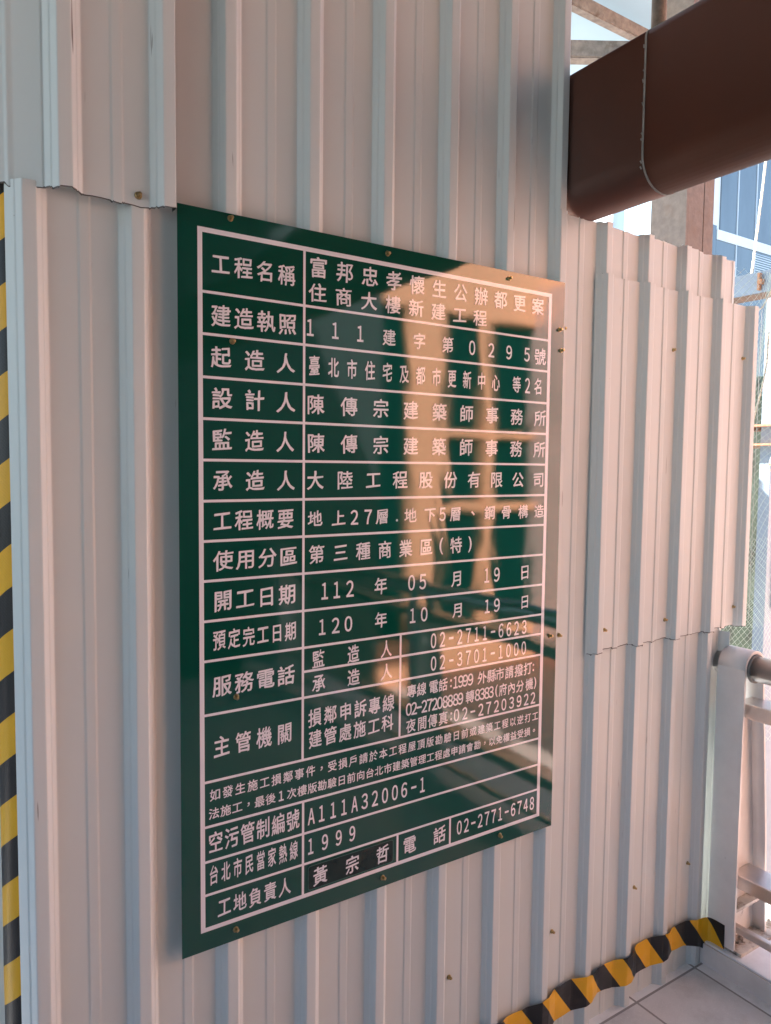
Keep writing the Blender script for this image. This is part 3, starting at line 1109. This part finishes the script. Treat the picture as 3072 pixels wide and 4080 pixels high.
# drooping bird net
def net_pt(s, t):
    """s across 0..1, t down 0..1"""
    x = 2.62 + 1.0 * s
    z = 2.34 - 2.1 * t
    y = .60 + .09 * noise.noise(Vector((s * 3.2, t * 4, 1))) + .05 * math.sin(s * 9 + t * 5)
    x += .035 * noise.noise(Vector((s * 3, t * 5, 7)))
    return Vector((x, y, z + .03 * noise.noise(Vector((s * 4, t * 3, 11)))))
bm = bmesh.new()
pitch, rc = .034, .0008
def strand(f0, f1):
    n = 46
    prev = None
    for i in range(n + 1):
        k = i / n
        s, t = f0[0] + (f1[0] - f0[0]) * k, f0[1] + (f1[1] - f0[1]) * k
        if not (0 <= s <= 1 and 0 <= t <= 1):
            prev = None
            continue
        p = net_pt(s, t)
        c = [bm.verts.new(p + Vector(v) * rc) for v in ((1, 0, .5), (-1, 0, .5), (0, -1, -.6))]
        if prev:
            for a in range(3):
                bm.faces.new((prev[a], prev[(a + 1) % 3], c[(a + 1) % 3], c[a]))
        prev = c
cnt = int(3.1 / pitch)
for k in range(cnt):
    o_ = k * pitch
    strand((o_, 0), (o_ - 2.1 * .75, 1.0 * .75 * 1.0))
    strand((o_ - 1.575, 0), (o_, .75))
    strand((o_ - 1.0, .55), (o_ - 1.0 - .945, 1.0))
    strand((o_ - 1.2, .55), (o_ - .255, 1.0))
nt_ = obj('bird_net', bm, M_net)
tag(nt_, 'pale green bird net drooping behind the right end of the hoarding', 'net')

bm = bmesh.new()
nx, nz = 60, 50
VV = [[bm.verts.new((2.9 + 4.2 * i / nx, 2.55 + .12 * noise.noise(Vector((i * .35, j * .08, 0))) + .05 * noise.noise(Vector((i * .9, j * .3, 4))), -4.4 + 6.75 * j / nz)) for i in range(nx + 1)] for j in range(nz + 1)]
for j in range(nz):
    for i in range(nx):
        f = bm.faces.new((VV[j][i], VV[j][i + 1], VV[j + 1][i + 1], VV[j + 1][i]))
        f.smooth = True
tarp = obj('site_mesh_sheet', bm, M_tarp)
tag(tarp, 'green scaffold mesh sheet hanging behind the net', 'mesh sheet')
sol = tarp.modifiers.new('thickness', 'SOLIDIFY')
sol.thickness = .004

def rope(name, pts, r, label, m=M_rope):
    bm = bmesh.new()
    fine = []
    for a, b in zip(pts, pts[1:]):
        for i in range(8):
            t = i / 8
            p = Vector(a) * (1 - t) + Vector(b) * t
            p += Vector((noise.noise(p * 9), noise.noise(p * 11 + Vector((5, 0, 0))), 0)) * .004
            fine.append(p)
    fine.append(Vector(pts[-1]))
    for a, b in zip(fine, fine[1:]):
        add_tube(bm, a, b, r, seg=8)
    return tag(obj(name, bm, m), label, 'rope', 'ropes over the site' if name == 'hoist_rope' else 'tie ropes on the net')
rope('tie_rope', [(3.281, .56, 2.36), (3.265, .56, 2.27), (3.263, .56, 2.175), (3.274, .56, 2.135), (3.258, .56, 2.11)], .0042, 'knotted pale rope hanging down beside the white column')
rope('tie_rope', [(3.281, .565, 2.345), (3.225, .565, 2.26), (3.174, .565, 2.2), (3.05, .565, 2.13)], .0036, 'slanting pale rope running from the net top to the hoarding end')
rope('tie_rope', [(3.245, .57, 2.10), (3.242, .57, 1.97), (3.222, .57, 1.90), (3.188, .57, 1.79), (3.10, .57, 1.60)], .0036, 'long frayed rope running down the net behind the hoarding')
rope('hoist_rope', [(7.36, 3.0, 4.80), (7.28, 3.0, 4.2), (7.172, 3.0, 3.50), (7.15, 3.0, 3.36)], .012, 'thin pale hoist rope in front of the blue glass facade')

ub = thing('grey_site_hut', 'grey board hut roof seen above the right end of the hoarding', 'site hut', (4.9, 3.2, -4.5))
bm = bmesh.new()
add_box(bm, 4.3, 6.4, 2.75, 4.2, -4.4, 2.50, bev=.01)
part('wall', bm, M_grey, ub)
bm = bmesh.new()
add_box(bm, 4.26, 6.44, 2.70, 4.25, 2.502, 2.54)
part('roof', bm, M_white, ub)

# ground far below
bm = bmesh.new()
add_box(bm, -400, 600, -400, 600, -5.0, -4.5)
tag(obj('ground', bm, M_ground), kind='structure')

# ================================================================== office building across the site
K = 4.0
def B3(x, y, z):
    return (x * K, -1.274 + K * (y + 1.274), 1.488 + K * (z - 1.488))
ob = thing('office_building', 'white panelled office block with blue glass facade beyond the site', 'office building', (80, 60, -4.5))
def bbox(name, m, x0, x1, y0, y1, z0, z1, parent=ob):
    a, b = B3(x0, y0, z0), B3(x1, y1, z1)
    bm = bmesh.new()
    add_box(bm, a[0], b[0], a[1], b[1], a[2], b[2])
    return part(name, bm, m, parent)
body = bbox('wall', M_whitepanel, 13.561, 26, 8, 24, -.009, 14)
E_ = .03
# long facade
gl = bbox('glazing', M_bluepanel, 14.288, 25.8, 8 - E_, 8, 6.425, 13.6)
def mull(par, xs, z0, z1):
    for x in xs:
        a, b = B3(x - .010, 8 - E_ - .02, z0), B3(x + .010, 8 - E_ - .0005, z1)
        bm = bmesh.new()
        add_box(bm, a[0], b[0], a[1], b[1], a[2], b[2])
        part('mullion', bm, M_mullion, par)
mull(gl, [14.87 + .685 * i for i in range(8)], 6.425, 13.6)
band = bbox('spandrel', M_whitepanel, 14.17, 25.8, 8 - E_ - .02, 8, 6.225, 6.4249)
gl2 = bbox('glazing', M_bluepanel, 14.17, 25.8, 8 - E_, 8, 3.4, 6.2245)
mull(gl2, [14.87, 16.4, 17.1, 17.8], 3.4, 6.2245)
lv = bbox('louvre_panel', M_mullion, 15.58, 16.28, 8 - E_ - .012, 8 - E_ - .0005, 5.5, 6.17)
for k in range(13):
    z = 5.53 + .05 * k
    a, b = B3(15.6, 8 - E_ - .02, z), B3(16.26, 8 - E_ - .0125, z + .026)
    bm = bmesh.new()
    add_box(bm, a[0], b[0], a[1], b[1], a[2], b[2])
    part('slat', bm, M_bluepanel, lv)
wn = bbox('window', M_bluepanel, 13.90, 14.165, 8 - E_, 8, 5.9, 6.5)
# short facade facing the walkway
bbox('glazing', M_paleglass, 13.561 - E_, 13.561, 8.87, 9.52, 6.54, 9)
bbox('glazing', M_bluepanel, 13.561 - E_, 13.561, 9.82, 10.13, 6.54, 9)
bbox('glazing', M_paleglass, 13.561 - E_, 13.561, 9.53, 9.815, 6.54, 9)
bbox('cornice', M_whitepanel, 13.561 - E_ - .02, 13.561, 8.0, 14, 6.515, 6.538)
for y0 in (8.49, 9.2, 9.9):
    w = bbox('window', M_bluepanel, 13.561 - E_, 13.561, y0, y0 + .31, 6.02, 6.49)
    for zz in (6.16, 6.31):
        a, b = B3(13.561 - E_ - .012, y0, zz), B3(13.561 - E_ - .0005, y0 + .31, zz + .018)
        bm = bmesh.new()
        add_box(bm, a[0], b[0], a[1], b[1], a[2], b[2])
        part('frame_bar', bm, M_whitepanel, w)

# ================================================================== what the board mirrors: station side behind the camera, plus unseen light helpers
st = thing('station_building', 'copper clad station building facing the hoarding across the walkway', 'station building', (6, -5, -4.5))
YS = -4.0
def sbox(name, m, x0, x1, z0, z1, y0=YS - 1.5, y1=YS):
    bm = bmesh.new()
    add_box(bm, x0, x1, y0, y1, z0, z1)
    return part(name, bm, m, st)
sbox('wall', M_orange, 2.5, 6.9, -4.5, -.05)
sbox('wall', M_orange, 2.5, 6.9, 2.85, 4.2)
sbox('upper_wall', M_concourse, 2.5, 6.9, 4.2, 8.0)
sbox('column', M_orange, 3.68, 4.02, -.05, 2.85, YS - .3, YS)
sbox('mullion', M_orange, 4.50, 4.61, -.05, 2.85, YS - .3, YS)
sbox('transom', M_orange, 4.02, 4.50, 1.76, 1.82, YS - .09, YS - .02)
sbox('transom', M_orange, 4.61, 6.9, 1.76, 1.82, YS - .09, YS - .02)
sbox('transom', M_orange, 4.02, 4.50, 1.06, 1.13, YS - .09, YS - .02)
sbox('transom', M_orange, 4.61, 6.9, 1.06, 1.13, YS - .09, YS - .02)
sbox('glazing', M_glassd, 2.5, 6.9, -.05, 2.85, YS - .2, YS - .1)
sbox('added_bounce_block', M_bounce_block, 5.2, 12, -4.5, 3.2, -6, -1.6)  # unseen block added to bounce warm sunlight onto the right of the hoarding
cw = thing('concourse_wall', 'dim grey concourse wall on the far side of the walkway', 'wall', (-1, -3.6, 0))
bm = bmesh.new()
add_box(bm, -3.3, 3.1, -3.8, -3.6, -.3, 4.2)  # right end stretched to keep facade light off the left sheets
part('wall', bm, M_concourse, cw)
rf = thing('walkway_roof', 'flat grey roof over the walkway resting on the brown girder', 'roof', (-1, -1.8, 3.06))
bm = bmesh.new()
add_box(bm, -3.3, 1.48, -.4, .7, 3.06, 3.2)
add_box(bm, -3.3, 2.15, -3.9, -.401, 3.06, 3.2)  # overhang past the girder added to cut light on the left sheets
part('roof_slab', bm, M_roof, rf)

ew = thing('left_light_block', 'unseen low blue grey wall added to limit light from the left', 'wall', (-3.3, -1.8, 0))
bm = bmesh.new()
add_box(bm, -3.4, -3.3, -3.6, .7, 0, 1.3)  # added to hold back light from the left, sky gap kept above
part('wall', bm, M_light_block, ew)

cn = thing('canopy', 'pale blue grey canopy sheet above the rusty braces', 'canopy', (2.7, 1.4, 3.55))
bm = bmesh.new()
add_box(bm, 1.6, 3.9, .3, 2.7, 3.55, 3.575)
part('deck', bm, M_canopy, cn)

bm = bmesh.new()
add_box(bm, 2.425, 12, -5.9, -.40, -.55, -.45)  # unseen slab added to bounce sunlight up onto the lower hoarding
tag(obj('added_bounce_deck', bm, M_bounce_deck), kind='structure')
